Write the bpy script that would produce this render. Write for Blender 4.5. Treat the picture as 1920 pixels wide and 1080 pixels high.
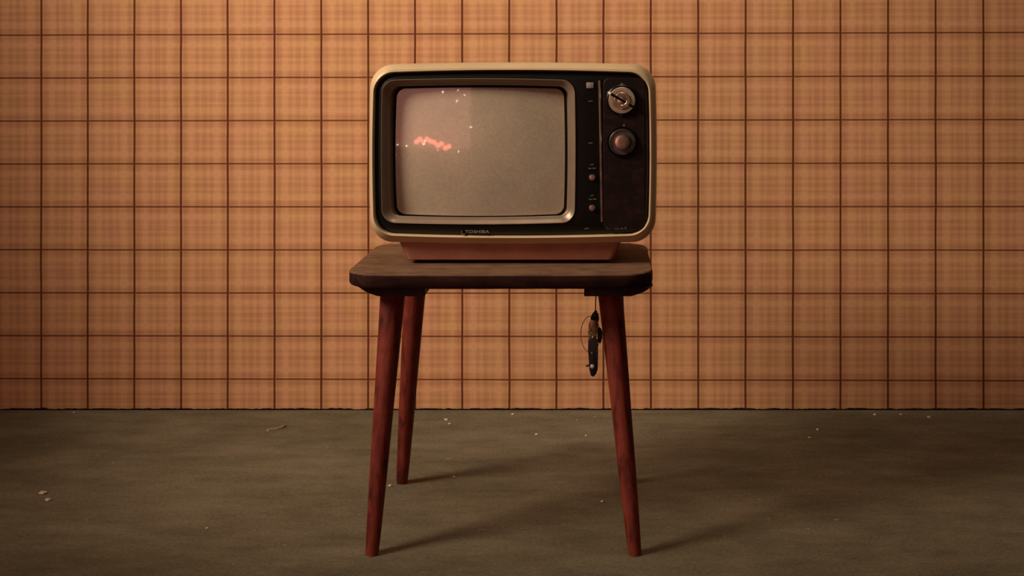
import bpy, bmesh, math, random
from mathutils import Vector, Matrix

# ------------------------------------------------------------------ scene, camera, world, lights
S = bpy.context.scene
C = S.collection
for o in list(bpy.data.objects):
    bpy.data.objects.remove(o)

VX, VY, F, CAMZ = 1130.0, 90.0, 2400.0, 0.79167     # principal point, focal length (px of a 1920 frame), eye height

cd = bpy.data.cameras.new('camera')
cd.sensor_width = 36.0
cd.lens = F / 1920 * 36
cd.shift_x = (960 - VX) / 1920
cd.shift_y = (VY - 540) / 1920
cd.clip_start = 0.05
cam = bpy.data.objects.new('camera', cd)
cam.location = (0, -2, CAMZ)
cam.rotation_euler = (math.pi / 2, 0, 0)
C.objects.link(cam)
S.camera = cam

S.view_settings.view_transform = 'Standard'
S.view_settings.look = 'None'
S.view_settings.gamma = 1
S.view_settings.use_curve_mapping = False
S.view_settings.exposure = -0.12

w = bpy.data.worlds.new('world')
w.use_nodes = True
w.node_tree.nodes['Background'].inputs[0].default_value = (1.0, 0.80, 0.62, 1)
w.node_tree.nodes['Background'].inputs[1].default_value = 0.03
S.world = w


def area(name, loc, target, size, energy, color, spread=180):
    l = bpy.data.lights.new(name, 'AREA')
    l.shape = 'DISK'
    l.size = size
    l.energy = energy
    l.color = color
    l.spread = math.radians(spread)
    o = bpy.data.objects.new(name, l)
    o.location = loc
    o.rotation_euler = (Vector(target) - Vector(loc)).to_track_quat('-Z', 'Y').to_euler()
    C.objects.link(o)
    return o


def spot(name, loc, target, radius, energy, color, cone, blend=1.0):
    l = bpy.data.lights.new(name, 'SPOT')
    l.shadow_soft_size = radius
    l.energy = energy
    l.color = color
    l.spot_size = math.radians(cone)
    l.spot_blend = blend
    o = bpy.data.objects.new(name, l)
    o.location = loc
    o.rotation_euler = (Vector(target) - Vector(loc)).to_track_quat('-Z', 'Y').to_euler()
    C.objects.link(o)
    return o


spot('key_lamp', (-2.0, -0.85, 1.95), (-0.06, 0.66, 0.62), 0.40, 325, (1.0, 0.84, 0.64), 60)
spot('wall_wash_lamp', (0.05, -0.25, 2.65), (0.05, 0.72, 0.72), 0.3, 66, (1.0, 0.82, 0.62), 60)  # unseen overhead spot, added to wash the wall with light
spot('fill_lamp', (-1.0, -2.2, 1.7), (-0.08, 0.8, 0.75), 0.4, 14, (1.0, 0.82, 0.64), 50)

# ------------------------------------------------------------------ node helpers


class N:
    def __init__(s, name, rough=0.6, spec=0.5):
        s.m = bpy.data.materials.new(name)
        s.m.use_nodes = True
        s.t = s.m.node_tree
        s.b = s.t.nodes['Principled BSDF']
        s.b.inputs['Roughness'].default_value = rough
        s.b.inputs['Specular IOR Level'].default_value = spec

    def new(s, typ, **kw):
        n = s.t.nodes.new(typ)
        for k, v in kw.items():
            setattr(n, k, v)
        return n

    def put(s, sock, v):
        if isinstance(v, bpy.types.NodeSocket):
            s.t.links.new(v, sock)
        else:
            sock.default_value = v

    def math(s, op, a, b=0.0, c=0.0, clamp=False):
        n = s.new('ShaderNodeMath', operation=op, use_clamp=clamp)
        s.put(n.inputs[0], a)
        s.put(n.inputs[1], b)
        s.put(n.inputs[2], c)
        return n.outputs[0]

    def pos(s):
        n = s.new('ShaderNodeTexCoord')
        return n.outputs['Object']

    def sep(s, v):
        n = s.new('ShaderNodeSeparateXYZ')
        s.put(n.inputs[0], v)
        return n.outputs

    def scale(s, v, sc):
        n = s.new('ShaderNodeMapping')
        s.put(n.inputs['Vector'], v)
        n.inputs['Scale'].default_value = sc
        return n.outputs[0]

    def noise(s, v, scale, detail=4, rough=0.6, dist=0.0):
        n = s.new('ShaderNodeTexNoise')
        s.put(n.inputs['Vector'], v)
        n.inputs['Scale'].default_value = scale
        n.inputs['Detail'].default_value = detail
        n.inputs['Roughness'].default_value = rough
        n.inputs['Distortion'].default_value = dist
        return n.outputs['Fac']

    def ramp(s, f, stops):
        n = s.new('ShaderNodeValToRGB')
        s.put(n.inputs[0], f)
        r = n.color_ramp
        while len(r.elements) < len(stops):
            r.elements.new(0.5)
        for e, (p, c) in zip(r.elements, stops):
            e.position = p
            e.color = (*c, 1) if len(c) == 3 else c
        return n.outputs[0]

    def mix(s, f, a, b, blend='MIX'):
        n = s.new('ShaderNodeMix', data_type='RGBA', blend_type=blend)
        s.put(n.inputs['Factor'], f)
        s.put(n.inputs['A'], (*a, 1) if isinstance(a, tuple) else a)
        s.put(n.inputs['B'], (*b, 1) if isinstance(b, tuple) else b)
        return n.outputs['Result']

    def base(s, c):
        s.put(s.b.inputs['Base Color'], (*c, 1) if isinstance(c, tuple) else c)
        return s

    def bump(s, h, strength=0.3, dist=0.01):
        n = s.new('ShaderNodeBump')
        n.inputs['Strength'].default_value = strength
        n.inputs['Distance'].default_value = dist
        s.put(n.inputs['Height'], h)
        s.t.links.new(n.outputs[0], s.b.inputs['Normal'])
        return s

    def set(s, **kw):
        for k, v in kw.items():
            s.put(s.b.inputs[k.replace('_', ' ')], v)
        return s


def simple(name, col, rough=0.5, metal=0.0, spec=0.5, var=0.25, scale=60):
    n = N(name, rough, spec)
    f = n.noise(n.pos(), scale, 5)
    dark = tuple(c * (1 - var) for c in col)
    lite = tuple(min(1, c * (1 + var)) for c in col)
    n.base(n.ramp(f, [(0.3, dark), (0.7, lite)]))
    n.set(Metallic=metal)
    return n.m


# ------------------------------------------------------------------ materials
def wall_material():
    n = N('checked_wallpaper', 0.85, 0.15)
    x, y, z = n.sep(n.pos())
    k = F / 2.798
    px = n.math('MULTIPLY_ADD', x, k, VX)
    py = n.math('SUBTRACT', VY + CAMZ * k, n.math('MULTIPLY', z, k))
    # hand-hung paper: small wobble plus a slightly growing pitch
    wob = n.math('MULTIPLY', n.math('SUBTRACT', n.noise(n.pos(), 6, 2), 0.5), 2.4)
    px = n.math('ADD', px, wob)
    a = n.math('DIVIDE', n.math('SUBTRACT', px, 77.3), 87.2)
    u = n.math('SUBTRACT', a, n.math('MULTIPLY', n.math('MULTIPLY', a, a), 0.00063))
    t = n.math('MULTIPLY_ADD', px, 0.007 / 960, 1 - 0.007)
    v = n.math('DIVIDE', n.math('ADD', n.math('DIVIDE', n.math('SUBTRACT', py, 420), t), 420 - 63.4), 81.06)
    v = n.math('ADD', v, n.math('MULTIPLY', wob, 0.006))

    def prof(c, lw):
        fr = n.math('FRACT', n.math('ADD', c, 0.5))
        d = n.math('ABSOLUTE', n.math('SUBTRACT', fr, 0.5))          # 0 on a line, .5 mid-cell
        line = n.ramp(d, [(0.0, (1, 1, 1)), (lw * 0.55, (1, 1, 1)), (lw * 1.25, (0, 0, 0)), (1, (0, 0, 0))])
        g = lambda q: (q, q, q)
        tone = n.ramp(d, [(0.0, g(.60)), (0.035, g(.80)), (0.075, g(.72)), (0.13, g(.80)), (0.185, g(.96)), (0.25, g(1.0)),
                          (0.31, g(.88)), (0.345, g(.78)), (0.385, g(.86)), (0.42, g(.93)), (0.455, g(.82)), (0.5, g(.77))])
        return line, tone
    lu, tu = prof(u, 0.023)
    lv, tv = prof(v, 0.019)
    # slub of woven threads
    wv = n.noise(n.scale(n.pos(), (160, 1, 6)), 1.0, 3)
    wh = n.noise(n.scale(n.pos(), (6, 1, 190)), 1.0, 3)
    weave = n.math('ADD', n.math('MULTIPLY', wv, 0.5), n.math('MULTIPLY', wh, 0.5))
    weave = n.math('MULTIPLY_ADD', weave, 0.7, 0.65)
    tone = n.math('MULTIPLY', n.math('MULTIPLY', tu, tv), weave)
    blot = n.noise(n.pos(), 16, 3)
    pale = n.mix(blot, (0.68, 0.300, 0.195), (0.65, 0.375, 0.150))
    deep = n.mix(blot, (0.26, 0.070, 0.026), (0.26, 0.090, 0.020))
    col = n.mix(n.math('MULTIPLY_ADD', tone, 1.55, -0.35, clamp=True), deep, pale)
    line = n.math('MAXIMUM', n.math('MULTIPLY', lu, 0.93), n.math('MULTIPLY', lv, 0.80))
    col = n.mix(line, col, (0.095, 0.014, 0.004))
    # dirty ragged lower edge where the paper stops short of the floor
    e = n.noise(n.scale(n.pos(), (22, 1, 2)), 1.0, 4, 0.7)
    edge = n.math('MULTIPLY_ADD', n.math('SUBTRACT', e, 0.42), 0.012, 0.0028)
    gap = n.math('LESS_THAN', z, edge)
    col = n.mix(gap, col, (0.012, 0.007, 0.004))
    n.base(col)
    n.bump(weave, 0.15, 0.002)
    return n.m


def floor_material():
    n = N('worn_concrete', 0.8, 0.25)
    p = n.pos()
    big = n.noise(p, 2.2, 5, 0.65, 0.4)
    mid = n.noise(n.scale(p, (6, 16, 6)), 1.0, 6, 0.7)
    fine = n.noise(p, 160, 3, 0.8)
    col = n.ramp(big, [(0.3, (0.108, 0.088, 0.052)), (0.5, (0.156, 0.128, 0.082)), (0.7, (0.196, 0.165, 0.110))])
    f2 = n.ramp(mid, [(0.35, (0.72, 0.72, 0.72)), (0.62, (1.1, 1.1, 1.1))])
    col = n.mix(1.0, col, f2, 'MULTIPLY')
    f3 = n.ramp(fine, [(0.3, (0.70, 0.70, 0.70)), (0.7, (1.28, 1.26, 1.24))])
    col = n.mix(1.0, col, f3, 'MULTIPLY')
    # tiny pale paint spatters
    sp = n.noise(p, 42, 2, 0.5)
    s2 = n.math('MULTIPLY', n.ramp(sp, [(0.735, (0, 0, 0)), (0.76, (1, 1, 1))]), 0.45)
    col = n.mix(s2, col, (0.42, 0.36, 0.25))
    # reddish brown tint painted in for the stool's soft shadow
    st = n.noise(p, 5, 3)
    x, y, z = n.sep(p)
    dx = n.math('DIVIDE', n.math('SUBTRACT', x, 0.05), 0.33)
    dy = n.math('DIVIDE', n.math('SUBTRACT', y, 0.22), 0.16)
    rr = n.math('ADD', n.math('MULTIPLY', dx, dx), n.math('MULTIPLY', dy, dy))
    shadow_tint = n.math('MULTIPLY', n.math('SUBTRACT', 1.1, rr, clamp=True), n.math('MULTIPLY_ADD', st, 2.2, -0.75, clamp=True))
    col = n.mix(n.math('MULTIPLY', shadow_tint, 0.28), col, (0.13, 0.062, 0.032))
    n.base(col)
    n.bump(n.math('ADD', n.math('MULTIPLY', mid, 0.5), n.math('MULTIPLY', fine, 0.3)), 0.35, 0.004)
    return n.m


def wood_material(name, lo, mid, hi, sc, rough, spec=0.4, bump=0.15):
    n = N(name, rough, spec)
    p = n.pos()
    g = n.noise(n.scale(p, sc), 1.0, 6, 0.65, 1.2)
    q = n.noise(p, 26, 4, 0.7)
    f = n.math('ADD', n.math('MULTIPLY', g, 0.65), n.math('MULTIPLY', q, 0.35))
    n.base(n.ramp(f, [(0.36, lo), (0.5, mid), (0.66, hi)]))
    n.bump(g, bump, 0.002)
    return n.m


M_wall = wall_material()
M_floor = floor_material()
M_plain = simple('dim_plaster', (0.22, 0.17, 0.12), 0.9, 0, 0.1)
M_leg = wood_material('red_brown_varnished_wood', (0.055, 0.009, 0.007), (0.190, 0.029, 0.018), (0.270, 0.050, 0.030), (60, 60, 9), 0.55, 0.25)


def seat_material():
    n = N('worn_dusty_wood', 0.7, 0.15)
    p = n.pos()
    g = n.noise(n.scale(p, (7, 80, 60)), 1.0, 6, 0.65, 1.0)
    q = n.noise(p, 30, 4, 0.7)
    f = n.math('ADD', n.math('MULTIPLY', g, 0.6), n.math('MULTIPLY', q, 0.4))
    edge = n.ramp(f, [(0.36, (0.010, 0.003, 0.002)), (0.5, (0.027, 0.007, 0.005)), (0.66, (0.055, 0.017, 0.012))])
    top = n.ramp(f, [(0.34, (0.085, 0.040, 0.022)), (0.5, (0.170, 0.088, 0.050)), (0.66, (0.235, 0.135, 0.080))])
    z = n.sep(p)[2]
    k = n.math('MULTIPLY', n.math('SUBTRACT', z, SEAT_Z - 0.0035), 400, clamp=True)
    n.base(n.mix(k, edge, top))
    n.bump(g, 0.2, 0.002)
    return n.m


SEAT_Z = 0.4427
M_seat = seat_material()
M_cleat = wood_material('dark_brown_wood', (0.010, 0.003, 0.002), (0.024, 0.007, 0.005), (0.04, 0.012, 0.008), (60, 8, 60), 0.6)
M_cream = simple('aged_cream_plastic', (0.60, 0.43, 0.25), 0.38, 0, 0.4, 0.08, 14)
M_pink = simple('aged_pinkish_plastic', (0.33, 0.125, 0.075), 0.45, 0, 0.4, 0.15, 30)
M_black = simple('glossy_black_plastic', (0.004, 0.0035, 0.003), 0.30, 0, 0.35, 0.3, 25)
M_mask = simple('satin_black_plastic', (0.004, 0.004, 0.003), 0.36, 0, 0.42, 0.3, 25)
M_under = simple('black_rubber', (0.008, 0.006, 0.005), 0.9, 0, 0.1)
M_surround = simple('bronze_grey_metallic_plastic', (0.26, 0.18, 0.125), 0.34, 0.3, 0.5, 0.08, 40)
M_panel = wood_material('dark_brown_grained_veneer', (0.004, 0.0015, 0.001), (0.011, 0.003, 0.0025), (0.030, 0.010, 0.008), (40, 60, 90), 0.6, 0.2)
M_chrome = simple('worn_copper_chrome', (0.75, 0.50, 0.38), 0.28, 1.0)
M_silver = simple('worn_silver_metal', (0.72, 0.58, 0.44), 0.32, 1.0, 0.5, 0.15, 120)
M_dial = simple('pale_dial_plastic', (0.42, 0.31, 0.22), 0.35, 0.35, 0.5, 0.2, 120)
M_print = simple('grey_printed_paint', (0.13, 0.11, 0.09), 0.6)
M_window = simple('grey_indicator_plastic', (0.30, 0.24, 0.21), 0.35)
M_keymetal = simple('tarnished_brass', (0.30, 0.23, 0.12), 0.4, 0.8, 0.5, 0.4, 200)
M_wire = simple('thin_copper_wire', (0.36, 0.20, 0.10), 0.5, 0.2)
M_leather = simple('black_leather', (0.010, 0.007, 0.006), 0.55)
M_rivet = simple('pale_pink_metal', (0.85, 0.62, 0.55), 0.35, 0.3)
M_string = simple('brown_string', (0.10, 0.035, 0.015), 0.9)
M_fleck = simple('pale_plaster_crumb', (0.62, 0.55, 0.40), 0.8)
M_chip = simple('tan_wood_splinter', (0.26, 0.17, 0.09), 0.8)
M_scratch = simple('pale_scratch', (0.24, 0.18, 0.11), 0.8)


def screen_material():
    n = N('grey_picture_tube_glass', 0.26, 0.5)
    f = n.noise(n.pos(), 220, 3, 0.7)
    g = n.noise(n.pos(), 9, 3)
    a = n.ramp(f, [(0.3, (0.40, 0.315, 0.235)), (0.7, (0.49, 0.39, 0.295))])
    b = n.ramp(g, [(0.3, (0.9, 0.9, 0.9)), (0.7, (1.1, 1.07, 1.02))])
    n.base(n.mix(1.0, a, b, 'MULTIPLY'))
    n.set(Coat_Weight=1.0, Coat_Roughness=0.035)
    return n.m


M_screen = screen_material()


def glow(name, col, strength):
    n = N(name)
    n.base((0.05, 0.01, 0.01))
    n.set(Emission_Color=(*col, 1), Emission_Strength=strength)
    return n.m


M_red = glow('red_bulb_glass', (1.0, 0.22, 0.17), 20)
M_white = glow('warm_white_bulb_glass', (1.0, 0.62, 0.50), 75)

# ------------------------------------------------------------------ object helpers


def link(name, bm, mat, parent=None, smooth=35, origin=None):
    bmesh.ops.recalc_face_normals(bm, faces=bm.faces)
    me = bpy.data.meshes.new(name)
    bm.to_mesh(me)
    bm.free()
    me.materials.append(mat)
    if smooth:
        me.polygons.foreach_set('use_smooth', [True] * len(me.polygons))
        me.set_sharp_from_angle(angle=math.radians(smooth))
    o = bpy.data.objects.new(name, me)
    C.objects.link(o)
    if parent is not None:
        o.parent = parent
        off = Vector(parent.location)
        pp = parent.parent
        while pp is not None:
            off += Vector(pp.location)
            pp = pp.parent
        me.transform(Matrix.Translation(-off))
    elif origin is not None:
        me.transform(Matrix.Translation(-Vector(origin)))
        o.location = origin
    return o


def empty(name, loc, label, cat, group=None):
    o = bpy.data.objects.new(name, None)
    o.location = loc
    o.empty_display_size = 0.05
    C.objects.link(o)
    return tag(o, label, cat, group)


def tag(o, label, cat, group=None):
    o['label'] = label
    o['category'] = cat
    if group:
        o['group'] = group
    return o


def structure(o):
    o['kind'] = 'structure'
    return o


def box(bm, a, b, bevel=0.0, seg=2):
    ax, ay, az = a
    bx, by, bz = b
    g = bmesh.ops.create_cube(bm, size=1)
    vs = g['verts']
    for v in vs:
        v.co = Vector(((ax + bx) / 2 + v.co.x * (bx - ax), (ay + by) / 2 + v.co.y * (by - ay), (az + bz) / 2 + v.co.z * (bz - az)))
    if bevel:
        es = list({e for v in vs for e in v.link_edges})
        bmesh.ops.bevel(bm, geom=es, offset=bevel, segments=seg, profile=0.5, affect='EDGES')
    return bm


def loft(bm, rings, cap0=False, cap1=False, closed=True):
    vr = [[bm.verts.new(p) for p in r] for r in rings]
    n = len(vr[0])
    for a, b in zip(vr[:-1], vr[1:]):
        for i in range(n if closed else n - 1):
            j = (i + 1) % n
            bm.faces.new((a[i], a[j], b[j], b[i]))
    if cap0:
        bm.faces.new(vr[0])
    if cap1:
        bm.faces.new(list(reversed(vr[-1])))
    return vr


def lathe(bm, c, prof, axis='y', n=40, cap0=True, cap1=True):
    rings = []
    for r, h in prof:
        ring = []
        for i in range(n):
            a = 2 * math.pi * i / n
            if axis == 'y':
                ring.append((c[0] + r * math.cos(a), c[1] + h, c[2] + r * math.sin(a)))
            else:
                ring.append((c[0] + r * math.cos(a), c[1] + r * math.sin(a), c[2] + h))
        rings.append(ring)
    loft(bm, rings, cap0, cap1)
    return bm


def tube(bm, pts, r, n=10, closed=False, radii=None):
    pts = [Vector(p) for p in pts]
    rings = []
    m = len(pts)
    for i, p in enumerate(pts):
        if closed:
            d = pts[(i + 1) % m] - pts[i - 1]
        else:
            d = pts[min(i + 1, m - 1)] - pts[max(i - 1, 0)]
        d.normalize()
        up = Vector((0, 1, 0)) if abs(d.y) < 0.9 else Vector((1, 0, 0))
        s = d.cross(up).normalized()
        u = s.cross(d).normalized()
        rr = radii[i] if radii else r
        rings.append([p + (s * math.cos(2 * math.pi * k / n) + u * math.sin(2 * math.pi * k / n)) * rr for k in range(n)])
    if closed:
        rings.append(rings[0])
        vr = [[bm.verts.new(p) for p in rg] for rg in rings[:-1]]
        for i in range(m):
            a, b = vr[i], vr[(i + 1) % m]
            for k in range(n):
                j = (k + 1) % n
                bm.faces.new((a[k], a[j], b[j], b[k]))
    else:
        loft(bm, rings, True, True)
    return bm


def W(px, py, D):
    """a point seen in the photograph at (px, py), D metres from the eye plane"""
    return Vector(((px - VX) * D / F, D - 2, CAMZ - (py - VY) * D / F))


def X(px, D):
    return (px - VX) * D / F


DT = 2.05                                              # the television's front plane
U = DT / F


def outline(l, t, r, b, rad, bx, by, y, nc=9, ns=12):
    """rounded, slightly bowed rectangle in the television's front plane"""
    pts = []
    cs = [(l + rad, t + rad, 180), (r - rad, t + rad, 270), (r - rad, b - rad, 0), (l + rad, b - rad, 90)]
    arcs = []
    for cx, cy, a0 in cs:
        arcs.append([(cx + rad * math.cos(math.radians(a0 + 90 * i / nc)), cy + rad * math.sin(math.radians(a0 + 90 * i / nc))) for i in range(nc + 1)])
    for k in range(4):
        a = arcs[k]
        nx = arcs[(k + 1) % 4][0]
        pts += a
        for i in range(1, ns):
            f = i / ns
            pts.append((a[-1][0] * (1 - f) + nx[0] * f, a[-1][1] * (1 - f) + nx[1] * f))
    cx, cy, hw, hh = (l + r) / 2, (t + b) / 2, (r - l) / 2, (b - t) / 2
    out = []
    for x, z in pts:
        u, v = (x - cx) / hw, (z - cy) / hh
        x2 = x + bx * (1 - v * v) * u
        z2 = z + by * (1 - u * u) * v
        out.append(Vector(((x2 - VX) * U, y, CAMZ - (z2 - VY) * U)))
    return out


def text_mesh(name, body, x, z, y, height, mat, parent, width=None):
    cu = bpy.data.curves.new(name, 'FONT')
    cu.body = body
    cu.size = 1
    cu.extrude = 0.0
    to = bpy.data.objects.new(name, cu)
    C.objects.link(to)
    dg = bpy.context.evaluated_depsgraph_get()
    me = bpy.data.meshes.new_from_object(to.evaluated_get(dg))
    bpy.data.objects.remove(to)
    bm = bmesh.new()
    bm.from_mesh(me)
    xs = [v.co.x for v in bm.verts]
    ys = [v.co.y for v in bm.verts]
    sy = height / (max(ys) - min(ys))
    sx = width / (max(xs) - min(xs)) if width else sy
    x0, y0 = min(xs), min(ys)
    r = bmesh.ops.extrude_face_region(bm, geom=bm.faces[:])
    for e in r['geom']:
        if isinstance(e, bmesh.types.BMVert):
            e.co.z -= 1
    for v in bm.verts:
        v.co = Vector((x + (v.co.x - x0) * sx, y - v.co.z * 0.0006, z + (v.co.y - y0) * sy))
    return link(name, bm, mat, parent, smooth=0)


# ------------------------------------------------------------------ the setting
WY = 0.798
bm = bmesh.new()
box(bm, (-3.0, WY, 0.0), (2.6, WY + 0.12, 2.9))
structure(link('wall_back', bm, M_wall, smooth=0))
bm = bmesh.new()
box(bm, (-3.0, -3.3, -0.1), (2.6, WY + 0.12, 0.0))
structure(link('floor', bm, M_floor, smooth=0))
bm = bmesh.new()
box(bm, (-3.0, -3.42, 0.0), (2.6, -3.3, 2.9))
structure(link('wall_front', bm, M_plain, smooth=0))

# ------------------------------------------------------------------ stool
SX0, SX1, SY0, SY1, SZ = -0.400, 0.0785, -0.022, 0.292, 0.4427
stool = empty('stool', ((SX0 + SX1) / 2, (SY0 + SY1) / 2, 0),
              'dark red-brown wooden stool with four splayed tapering legs standing on the concrete floor', 'stool')


def plan(inset, z, wob=0.0):
    """seat plan: soft rectangle with rounded corners and a faint front bow"""
    l, r, f, b = SX0 + inset, SX1 - inset, SY0 + inset, SY1 - inset
    rad = 0.045 - inset * 0.6
    pts = []
    for cx, cy, a0 in ((r - rad, f + rad, -90), (r - rad, b - rad, 0), (l + rad, b - rad, 90), (l + rad, f + rad, 180)):
        seg = [(cx + rad * math.cos(math.radians(a0 + 90 * i / 8)), cy + rad * math.sin(math.radians(a0 + 90 * i / 8))) for i in range(9)]
        pts += seg
    out = []
    n = len(pts)
    dense = []
    for i in range(n):
        a, c = pts[i], pts[(i + 1) % n]
        d = math.hypot(a[0] - c[0], a[1] - c[1])
        k = max(1, int(d / 0.02))
        for q in range(k):
            dense.append((a[0] + (c[0] - a[0]) * q / k, a[1] + (c[1] - a[1]) * q / k))
    rnd = random.Random(4)
    for x, y in dense:
        u = (x - (l + r) / 2) / ((r - l) / 2)
        y2 = y - 0.006 * (1 - u * u) if y < 0.1 else y
        out.append(Vector((x + rnd.uniform(-wob, wob), y2 + rnd.uniform(-wob, wob), z + rnd.uniform(-wob, wob) * 0.6)))
    return out


def plan_fixed(ins, z, wob=0.0005):
    base = plan(0.0, z, wob)
    c = Vector(((SX0 + SX1) / 2, (SY0 + SY1) / 2, 0))
    hw, hd = (SX1 - SX0) / 2, (SY1 - SY0) / 2
    return [Vector((c.x + (p.x - c.x) * (1 - ins / hw), c.y + (p.y - c.y) * (1 - ins / hd), p.z)) for p in base]


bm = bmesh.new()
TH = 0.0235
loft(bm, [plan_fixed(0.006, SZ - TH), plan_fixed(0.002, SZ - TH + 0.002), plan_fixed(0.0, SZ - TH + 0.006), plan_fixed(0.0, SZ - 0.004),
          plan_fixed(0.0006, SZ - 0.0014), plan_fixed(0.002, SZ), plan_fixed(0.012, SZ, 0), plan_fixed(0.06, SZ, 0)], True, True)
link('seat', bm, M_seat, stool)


def cleat(x0, x1, outer):
    """batten under the seat end; its outer side is cut off at a slant"""
    zt, zb = SZ - TH, SZ - TH - 0.0145
    bm = bmesh.new()
    y0, y1 = -0.006, 0.282
    if outer < 0:
        sec = [(x0, zb), (x0 + 0.0, zb), (x1, zb), (x1, zt), (x0 - 0.028, zt), (x0 - 0.014, zb + 0.005)]
    else:
        sec = [(x0, zb), (x1, zb), (x1 + 0.014, zb + 0.005), (x1 + 0.028, zt), (x0, zt)]
    # remove duplicate point
    s2 = []
    for p in sec:
        if not s2 or (abs(p[0] - s2[-1][0]) + abs(p[1] - s2[-1][1])) > 1e-6:
            s2.append(p)
    rings = []
    for y, k in ((y0, 0.6), (y0 + 0.012, 1.0), (y1 - 0.012, 1.0), (y1, 0.6)):
        cx = (x0 + x1) / 2
        ring = []
        for x, z in s2:
            xx = x
            if k < 1 and ((outer < 0 and x < cx) or (outer > 0 and x > cx)):
                xx = x + (0.008 if outer < 0 else -0.008)
            ring.append(Vector((xx, y, z)))
        rings.append(ring)
    loft(bm, rings, True, True)
    bmesh.ops.bevel(bm, geom=bm.edges[:], offset=0.0012, segments=1, affect='EDGES')
    link('cleat', bm, M_cleat, stool)


cleat(-0.358, -0.277, -1)
cleat(-0.029, 0.052, 1)

LEGP = [(0.0, 0.0200), (0.04, 0.0200), (0.28, 0.0176), (0.46, 0.0159), (0.72, 0.0138), (0.92, 0.0116), (0.985, 0.0104), (1.0, 0.0092)]


def leg(top, foot):
    bm = bmesh.new()
    top, foot = Vector(top), Vector(foot)
    rings = []
    N_ = 28
    prof = []
    for (t0, r0), (t1, r1) in zip(LEGP[:-1], LEGP[1:]):
        k = max(1, int((t1 - t0) * 16))
        for i in range(k):
            f = i / k
            prof.append((t0 + (t1 - t0) * f, r0 + (r1 - r0) * f))
    prof.append(LEGP[-1])
    for t, r in prof:
        c = top.lerp(foot, t)
        rings.append([Vector((c.x + r * math.cos(2 * math.pi * i / N_), c.y + r * math.sin(2 * math.pi * i / N_), c.z)) for i in range(N_)])
    loft(bm, rings, True, True)
    return link('leg', bm, M_leg, stool)


ZL = SZ - TH - 0.0135
LEGS = [((X(737.5, 2.06), 0.06, ZL), (X(697.2, 2.0), 0.0, 0)),
        ((X(1143.5, 2.06), 0.06, ZL), (X(1190.6, 2.0), 0.0, 0)),
        ((X(780.5, 2.25), 0.25, ZL), (X(753.5, 2.33), 0.33, 0)),
        ((X(1145.0, 2.25), 0.25, ZL), (X(1174.0, 2.33), 0.33, 0))]
for a, b in LEGS:
    leg(a, b)

# ------------------------------------------------------------------ television
YF = DT - 2                                            # y of the bezel face
tv = empty('television', (X(960, DT), 0.17, SZ),
           'old portable television in a cream plastic case with two dials, standing on the wooden stool', 'television')

OUT = (692, 122, 1229, 455)


def O(ins, y, rad=42):
    l, t, r, b = OUT
    return outline(l + ins, t + ins, r - ins, b - ins, max(6, rad - ins * 0.4), 3.5, 4.5, y)


B0 = (704, 138, 1215, 438)


def under(ring, k):
    """the case tucks back under the front mask along its lower side"""
    zb = CAMZ - (459 - VY) * U
    out = []
    for p in ring:
        f = max(0.0, min(1.0, 1 - (p.z - zb) / 0.030))
        out.append(p + Vector((0, k * f * f * (3 - 2 * f), 0)))
    return out



def B(ins, y):
    l, t, r, b = B0
    return outline(l + ins, t + ins, r - ins, b - ins, 35 - ins * 0.6, 3.5, 5.5, y)


bm = bmesh.new()
loft(bm, [B(2, YF + 0.012), B(0, YF + 0.004), B(-1, YF - 0.002), B(-2, YF - 0.003), under(O(9.5, YF - 0.0022), 0.006), under(O(6, YF + 0.0018), 0.006), under(O(2.5, YF + 0.008), 0.003), under(O(0, YF + 0.018), -0.004),
          O(0, YF + 0.05), O(2, YF + 0.10), O(8, YF + 0.145), O(30, YF + 0.175), O(60, YF + 0.20), O(75, YF + 0.235), O(82, YF + 0.24)], False, True)
link('case', bm, M_cream, tv)

# black front mask with the opening for the tube surround
S0 = (716, 150, 1078, 418)


def Sr(ins, y, rad=24):
    l, t, r, b = S0
    return outline(l + ins, t + ins, r - ins, b - ins, max(5, rad - ins * 0.45), 2, 3.5, y)


bm = bmesh.new()
loft(bm, [B(-0.5, YF + 0.009), B(0.8, YF + 0.0068), B(3, YF + 0.0058), B(7, YF + 0.0035), Sr(-1, YF + 0.0012), Sr(1, YF + 0.010)])
link('front_mask', bm, M_mask, tv)

S3 = (741, 168, 1055, 404)


def Sc(s, y):
    """screen outline scaled about its centre"""
    base = outline(*S3, 16, 2.5, 2.5, y)
    c = Vector((((S3[0] + S3[2]) / 2 - VX) * U, y, CAMZ - ((S3[1] + S3[3]) / 2 - VY) * U))
    return [c + (p - c) * s for p in base]


SCC = Vector((((S3[0] + S3[2]) / 2 - VX) * U, 0, CAMZ - ((S3[1] + S3[3]) / 2 - VY) * U))


def dome(p, off=0.0):
    """push a point onto the convex face of the picture tube"""
    r2 = (p.x - SCC.x) ** 2 + (p.z - SCC.z) ** 2
    return Vector((p.x, YF + 0.0110 + r2 / (2 * 0.95) + off, p.z))


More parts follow.
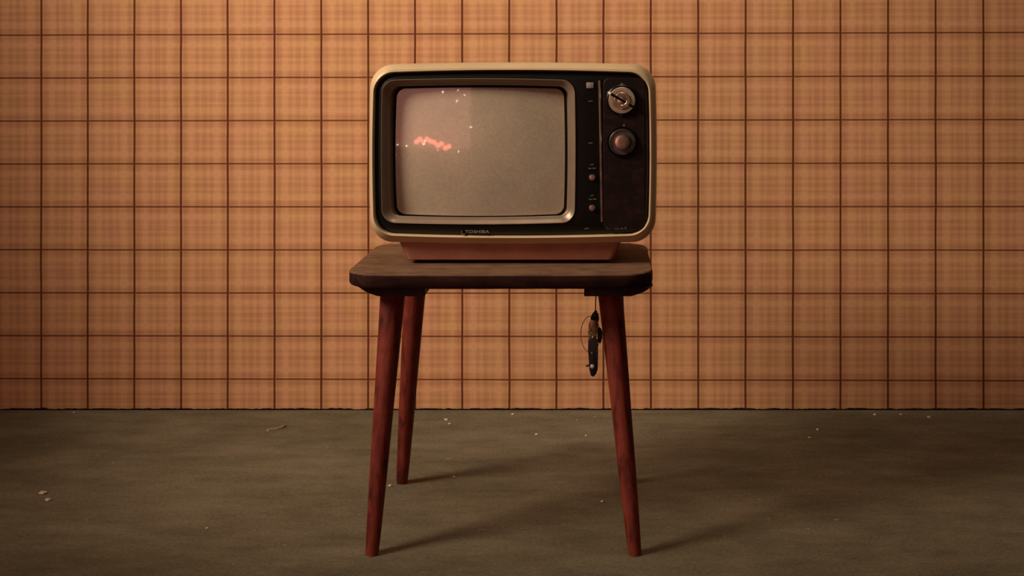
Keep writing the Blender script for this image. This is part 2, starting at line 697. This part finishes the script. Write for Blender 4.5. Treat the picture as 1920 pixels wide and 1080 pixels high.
bm = bmesh.new()
loft(bm, [Sr(0, YF + 0.008), Sr(0.2, YF + 0.0002), Sr(1.0, YF - 0.0010), Sr(2.0, YF - 0.0008), Sr(3.2, YF + 0.0006), Sr(10, YF + 0.0068), Sr(10.8, YF + 0.0070), Sr(12, YF + 0.0072),
          Sr(13, YF + 0.0084), [dome(q, -0.0035) for q in Sc(1.050, 0)], [dome(q, 0.001) for q in Sc(1.032, 0)]])
link('screen_surround', bm, M_surround, tv, smooth=50)
bm = bmesh.new()
loft(bm, [[dome(q, 0.0005) for q in Sc(1.038, 0)], [dome(q, -0.0008) for q in Sc(1.03, 0)], [dome(q, -0.0006) for q in Sc(1.008, 0)], [dome(q, 0.002) for q in Sc(1.0, 0)]])
link('screen_shade_ring', bm, M_under, tv)  # dark ring standing in for the shadow line around the glass

bm = bmesh.new()
K = 16
rings = [[dome(q) for q in Sc(1.012 * (1 - i / K), 0)] for i in range(K)]
vr = loft(bm, rings)
cv = bm.verts.new(dome(SCC))
for i in range(len(vr[-1])):
    bm.faces.new((vr[-1][i], vr[-1][(i + 1) % len(vr[-1])], cv))
link('screen', bm, M_screen, tv, smooth=60)


def T(px, py, y=0.0):
    return Vector(((px - VX) * U, YF + y, CAMZ - (py - VY) * U))


# control panel and its chrome strip
bm = bmesh.new()
loft(bm, [outline(1131, 146, 1209, 431, 12, 0, 0, YF + 0.004), outline(1131, 146, 1209, 431, 12, 0, 0, YF + 0.001),
          outline(1132.5, 147.5, 1207.5, 429.5, 11, 0, 0, YF - 0.0002)], True, True)
panel = link('control_panel', bm, M_panel, tv)
bm = bmesh.new()
a, b = T(1124.3, 151), T(1128.8, 416)
tube(bm, [a + Vector((0, 0.001, 0)), a.lerp(b, 0.5) + Vector((0, 0.001, 0)), b + Vector((0, 0.001, 0))], 0.0021, 10)
link('trim_strip', bm, M_chrome, tv)

# channel dial
c = T(1166, 188, -0.001)
bm = bmesh.new()
lathe(bm, c, [(29.5 * U, 0.001), (29.5 * U, -0.003), (28 * U, -0.004), (26.5 * U, -0.003), (25.5 * U, 0.0)])
dial = link('channel_dial', bm, M_black, tv)
bm = bmesh.new()
lathe(bm, c, [(25 * U, 0.0), (25 * U, -0.006), (23.5 * U, -0.0075), (18 * U, -0.0075), (16.5 * U, -0.006), (15.5 * U, -0.0065)])
link('dial_ring', bm, M_dial, dial)
bm = bmesh.new()
lathe(bm, c, [(15.5 * U, 0.0), (15.5 * U, -0.009), (14 * U, -0.0105), (9 * U, -0.0105), (8 * U, -0.0098), (3 * U, -0.0105)])
link('dial_knob', bm, M_silver, dial)
bm = bmesh.new()
p0, p1 = T(1146, 176, -0.0125), T(1192, 203, -0.0075)
tube(bm, [p0, p0.lerp(p1, 0.5), p1], 0.0021, 8)
link('pointer', bm, M_black, dial)
bm = bmesh.new()
p2 = T(1140, 172.5, -0.0085)
tube(bm, [p2, p2.lerp(p0, 0.5), p0], 0.0022, 8, radii=[0.0011, 0.0022, 0.0024])
link('pointer_tip', bm, M_rivet, dial)

# tuning knob
c = T(1166.5, 266, -0.001)
bm = bmesh.new()
lathe(bm, c, [(29 * U, 0.001), (29 * U, -0.001), (28.2 * U, -0.0022), (27.2 * U, -0.0022), (26.5 * U, -0.001), (26 * U, 0.0)])
knob = link('tuning_knob', bm, M_black, tv)
bm = bmesh.new()
lathe(bm, c, [(24.5 * U, 0.0), (24.5 * U, -0.003), (23.5 * U, -0.004), (22.4 * U, -0.003), (21.5 * U, -0.001)])
link('knob_ring', bm, simple('dull_grey_metal', (0.16, 0.13, 0.13), 0.35, 0.8), knob)
bm = bmesh.new()
lathe(bm, c, [(14.5 * U, 0.0), (14.5 * U, -0.009), (13 * U, -0.0115), (10 * U, -0.012), (5 * U, -0.012)])
link('knob_cap', bm, M_silver, knob)

# indicator window, small controls and marks on the black column
bm = bmesh.new()
box(bm, T(1099.5, 165.5, -0.0008), T(1113, 154.5, 0.004), 0.0006, 2)
link('indicator_window', bm, M_window, tv)
for py in (333, 390):
    c = T(1110.3, py, 0.002)
    bm = bmesh.new()
    lathe(bm, c, [(6.2 * U, 0.0), (6.2 * U, -0.003), (5 * U, -0.0048), (2 * U, -0.005)], n=20)
    link('small_knob', bm, M_silver, tv)
for i, (px, py, wd) in enumerate(((1103, 190, 8), (1103, 268.5, 8), (1103, 316, 14), (1106, 309, 7), (1104, 374, 14), (1107, 367, 6), (1096, 429, 8))):
    bm = bmesh.new()
    box(bm, T(px, py + 0.9, 0.0008), T(px + wd * 0.42, py - 0.9, 0.0035))
    box(bm, T(px + wd * 0.55, py + 0.5, 0.0008), T(px + wd, py - 1.3, 0.0035))
    link('control_mark', bm, M_print, tv, smooth=0)
for px, py in ((1164, 157), (1168, 235)):
    bm = bmesh.new()
    box(bm, T(px, py + 1.5, -0.0008), T(px + 4, py - 1.5, 0.0008))
    link('dial_index', bm, M_print, panel, smooth=0)
text_mesh('maker_lettering', 'TOSHIBA', T(872, 436).x, T(872, 437).z, YF + 0.0012, 5.2 * U, simple('silver_print', (0.28, 0.25, 0.21), 0.5), tv, width=45 * U)
bm = bmesh.new()
box(bm, T(865, 438.5, 0.0004), T(866.6, 432.0, 0.0032))
box(bm, T(865, 439.7, 0.0004), T(871.5, 438.4, 0.0032))
link('maker_mark', bm, M_print, tv, smooth=0)
bm = bmesh.new()
for px, wd, h in ((1137, 1.4, 5), (1138.4, 6, 1.2), (1152, 9, 2), (1163, 6, 3), (1171, 4, 5)):
    box(bm, T(px, 430, -0.0011), T(px + wd, 430 - h, 0.0006))
link('model_mark', bm, simple('faint_grey_print', (0.05, 0.04, 0.04), 0.6), tv, smooth=0)

# pedestal base under the case
bm = bmesh.new()
DP = 2.07
zb, zt = 0.4478, 0.492
rings = []
for z, xl, xr, yf, yb in ((zb, 764, 1149, DP - 2 + 0.004, 0.25), (zb + 0.002, 762, 1151, DP - 2, 0.254), (0.4765, 749, 1164, DP - 2 - 0.004, 0.26), (zt, 748, 1166, DP - 2 - 0.004, 0.262)):
    x0, x1 = X(xl, DP), X(xr, DP)
    rc = 0.010
    ring = []
    for cx_, cy_, a0 in ((x1 - rc, yf + rc, -90), (x1 - rc, yb - rc, 0), (x0 + rc, yb - rc, 90), (x0 + rc, yf + rc, 180)):
        ring += [Vector((cx_ + rc * math.cos(math.radians(a0 + 90 * i / 6)), cy_ + rc * math.sin(math.radians(a0 + 90 * i / 6)), z)) for i in range(7)]
    rings.append(ring)
loft(bm, rings, True, True)
ped = link('pedestal', bm, M_pink, tv)
for px in (790, 1120):
    for y in (0.095, 0.232):
        bm = bmesh.new()
        lathe(bm, (X(px, DP), y, SZ - 0.0002), [(0.011, 0.0), (0.012, 0.001), (0.012, 0.0056)], axis='z', n=24)
        link('rubber_foot', bm, M_under, ped)

# ------------------------------------------------------------------ bunch of keys hanging under the stool
DK = 2.035
keys = empty('key_bunch', W(1117, 552, DK), 'bunch of keys with black fob hanging from the stool beside its right front leg', 'keys')


def Q(px, py, dy=0.0):
    p = W(px, py, DK)
    p.y += dy
    return p


bm = bmesh.new()
pk = Q(1117.5, 549)
pk.z = SZ - TH - 0.0125
tube(bm, [pk, Q(1117, 565), Q(1116.5, 580), Q(1114, 592)], 0.0009, 8)
link('string', bm, M_string, keys)
bm = bmesh.new()
tube(bm, [Q(1118, 582), Q(1115, 590), Q(1112.5, 597), Q(1116, 603)], 0.004, 10, radii=[0.0015, 0.0042, 0.0050, 0.0028])
tube(bm, [Q(1119, 588, .004), Q(1121, 598, .003), Q(1118, 607, 0)], 0.0022, 8)
link('knot', bm, M_leather, keys)
bm = bmesh.new()
tube(bm, [Q(1107 + 18 * math.cos(a), 628 + 34 * math.sin(a), 0.004) for a in [2 * math.pi * i / 36 for i in range(36)]], 0.0006, 6, closed=True)
link('key_ring', bm, M_wire, keys)


def plate(name, pts, th, y, mat, parent, hole=None):
    bm = bmesh.new()
    a = [Q(px, py, y) for px, py in pts]
    c_ = sum(a, Vector()) / len(a)
    ins = [c_ + (p - c_) * 0.88 for p in a]
    sh = lambda L, d: [p + Vector((0, d, 0)) for p in L]
    loft(bm, [sh(ins, -th), sh(a, -th * 0.6), sh(a, th * 0.6), sh(ins, th)], True, True)
    return link(name, bm, mat, parent)


plate('key', [(1107, 599), (1115, 597), (1121, 603), (1122, 616), (1119, 628), (1118, 639), (1110, 641), (1104, 636), (1103, 622), (1104, 607)], 0.0016, -0.002, M_keymetal, keys)
plate('key', [(1122, 614), (1127, 617), (1130, 625), (1129, 636), (1126, 645), (1121, 642), (1120, 628)], 0.0018, 0.004, M_leather, keys)
fob = plate('fob', [(1103, 636), (1112, 633), (1121, 636), (1121.5, 660), (1121, 690), (1118, 699), (1113, 705), (1108, 703), (1105, 692), (1104, 675), (1102.5, 655)], 0.0040, -0.003, M_leather, keys)
bm = bmesh.new()
lathe(bm, Q(1110.5, 685, -0.0068), [(0.0033, 0.002), (0.0033, -0.0005), (0.0022, -0.0012), (0.001, -0.0013)], n=16)
link('rivet', bm, M_rivet, fob)
bm = bmesh.new()
tube(bm, [Q(1099, 685.5, -0.003), Q(1104, 684.5, -0.003), Q(1107, 684, -0.003)], 0.0016, 8)
link('stud', bm, M_leather, fob)
for px, py, r in ((1106.5, 617, .0022), (1112, 631, .0026), (1107, 628, .0018), (1110, 660, .0014)):
    bm = bmesh.new()
    bmesh.ops.create_icosphere(bm, subdivisions=2, radius=r, matrix=Matrix.Translation(Q(px, py, -0.0048 if py < 650 else -0.007)))
    link('bead', bm, M_silver, keys)


# ------------------------------------------------------------------ crumbs and splinters on the floor
def ground(px, py):
    D = CAMZ * F / (py - VY)
    return Vector((X(px, D), D - 2, 0)), D


def crumb(px, py, wpx, seed, label, group=None, name='plaster_crumb'):
    p, D = ground(px, py)
    r = wpx * D / F / 2
    rnd = random.Random(seed)
    bm = bmesh.new()
    bmesh.ops.create_icosphere(bm, subdivisions=2, radius=1)
    sx, sy, sz = r * rnd.uniform(.9, 1.2), r * rnd.uniform(.8, 1.3), r * rnd.uniform(.45, .6)
    for v in bm.verts:
        k = 1 + rnd.uniform(-.22, .22)
        v.co = Vector((v.co.x * sx * k, v.co.y * sy * k, max(0, (v.co.z + .75) * sz * k)))
    o = link(name, bm, M_fleck, smooth=0)
    o.location = p
    tag(o, label, 'crumb', group)


CR = [(836, 788, 6.5, 'larger of the close pair of pale crumbs near the wall behind the stool'),
      (843, 795.5, 4.5, 'smaller of the close pair of pale crumbs near the wall behind the stool'),
      (961, 777.5, 5.5, 'pale crumb lying right at the wallpapered wall between the stool legs'),
      (1006, 815.5, 5.5, 'dull crumb on the floor behind the stool, left of the small round one'),
      (1099, 817.5, 4.5, 'small round pale crumb on the floor left of the right stool leg'),
      (731, 912, 6.5, 'flat pale crumb on the floor between the two left stool legs'),
      (852, 894.5, 4.5, 'small dull crumb on the floor just right of the rear left stool leg'),
      (1129, 941.5, 5.5, 'small crumb on the floor left of the right front stool leg, in the shadow'),
      (1640, 779, 7, 'white crumb by the wall right of the stool, leftmost of three in a row'),
      (1689, 778, 5.5, 'white crumb by the wall right of the stool, middle of three in a row'),
      (1742, 783.5, 6.5, 'white crumb by the wall right of the stool, rightmost of three in a row'),
      (1533, 806.5, 6.5, 'white crumb on the floor between the stool and the row of three crumbs'),
      (1517, 821, 5, 'dull crumb just below and left of the white crumb right of the stool'),
      (80, 926, 12, 'pale mark on the floor at far left, built as a flat fleck, larger of two'),  # this and the next are floor marks, built as thin flecks
      (90, 938.5, 9, 'pale mark on the floor at far left, built as a flat fleck, smaller of two and nearer'),
      (139, 774, 4.5, 'small crumb lying against the wall at far left'),
      (388, 991, 5, 'lone small crumb on the near floor left of the stool')]
for i, (px, py, wd, lb) in enumerate(CR):
    crumb(px, py, wd, 10 + i, lb, 'plaster crumbs on the floor')

p, D = ground(516, 806)
bm = bmesh.new()
k = D / F
pts = [(-16, -0.008), (-10, 0.003), (2, 0.010), (17, 0.022), (12, 0.006), (0, -0.004), (-9, -0.012)]
lo = [Vector((a * k, b, 0.0)) for a, b in pts]
hi = [Vector((a * k * 0.93, b * 0.9, 0.0022 + 0.0025 * abs(a) / 17)) for a, b in pts]
loft(bm, [lo, hi], True, True)
o = link('wood_splinter', bm, M_chip, smooth=0)
o.location = p
tag(o, 'pointed tan wood splinter lying on the floor near the wall left of the stool', 'splinter')

p, D = ground(1680, 850)
bm = bmesh.new()
pts = []
for px, py in ((1598, 829), (1625, 838), (1655, 846), (1690, 852), (1720, 858), (1741, 861.5)):
    q, _ = ground(px, py)
    pts.append(q + Vector((0, 0, 0.0007)))
tube(bm, pts, 0.0007, 6, radii=[.0003, .0006, .0006, .0008, .0009, .0005])
o = link('scratch', bm, M_scratch, origin=p)  # floor scratch, built as a thin raised strand
tag(o, 'thin pale scratch running slantwise on the floor at right, built as a strand', 'scratch')

# ------------------------------------------------------------------ opposite wall: a glowing panel added for pink haze in the tube glass, and a string of bulbs mirrored there
bm = bmesh.new()
box(bm, (-1.95, -3.30, 0.40), (-0.66, -3.285, 1.34))
haze_obj = structure(link('haze_panel', bm, glow('dim_pink_haze_glow', (1.0, 0.38, 0.30), 1.7), smooth=0))
bm = bmesh.new()
box(bm, (-0.66, -3.30, 0.36), (-0.62, -3.25, 1.38))
box(bm, (-1.99, -3.30, 0.36), (-1.95, -3.25, 1.38))
box(bm, (-1.95, -3.30, 0.36), (-0.66, -3.25, 0.40))
box(bm, (-1.95, -3.30, 1.34), (-0.66, -3.25, 1.38))
link('haze_panel_border', bm, simple('pale_border_paint', (0.45, 0.38, 0.28), 0.5), haze_obj)  # border of the added panel, gives the haze a sharp edge

lights = empty('string_lights', (-1.2, -3.24, 0.45), 'string of small red and white bulbs on the opposite wall, mirrored in the screen', 'string lights')
RED = [(-1.53, .50), (-1.47, .545), (-1.41, .50), (-1.35, .545), (-1.29, .515), (-1.23, .50), (-1.17, .455), (-1.11, .48), (-1.05, .415), (-0.99, .44)]
WHITE = [(-1.857, .282), (-1.825, .447), (-1.681, .434), (-1.385, .467), (-1.367, .517), (-1.156, .380), (-0.831, .370),
         (-0.640, .738), (-0.749, 1.23), (-0.853, 1.297), (-0.864, 1.139), (-1.092, 1.275)]
bm = bmesh.new()
tube(bm, [Vector((x, -3.235, z)) for x, z in [(-1.9, .28), (-1.83, .45), (-1.68, .44)] + RED + [(-0.83, .38), (-0.63, .60), (-0.64, .75), (-0.70, 1.1), (-0.75, 1.23), (-0.86, 1.30), (-1.09, 1.28)]], 0.003, 6)
link('cable', bm, M_under, lights)
for x, z in RED:
    bm = bmesh.new()
    bmesh.ops.create_icosphere(bm, subdivisions=3, radius=0.040, matrix=Matrix.Translation(Vector((x, -3.20, z))))
    link('bulb', bm, M_red, lights)
for i, (x, z) in enumerate(WHITE):
    bm = bmesh.new()
    bmesh.ops.create_icosphere(bm, subdivisions=2, radius=(0.008, 0.007, 0.009, 0.010)[i % 4], matrix=Matrix.Translation(Vector((x, -3.15, z))))
    link('bulb', bm, M_white, lights)
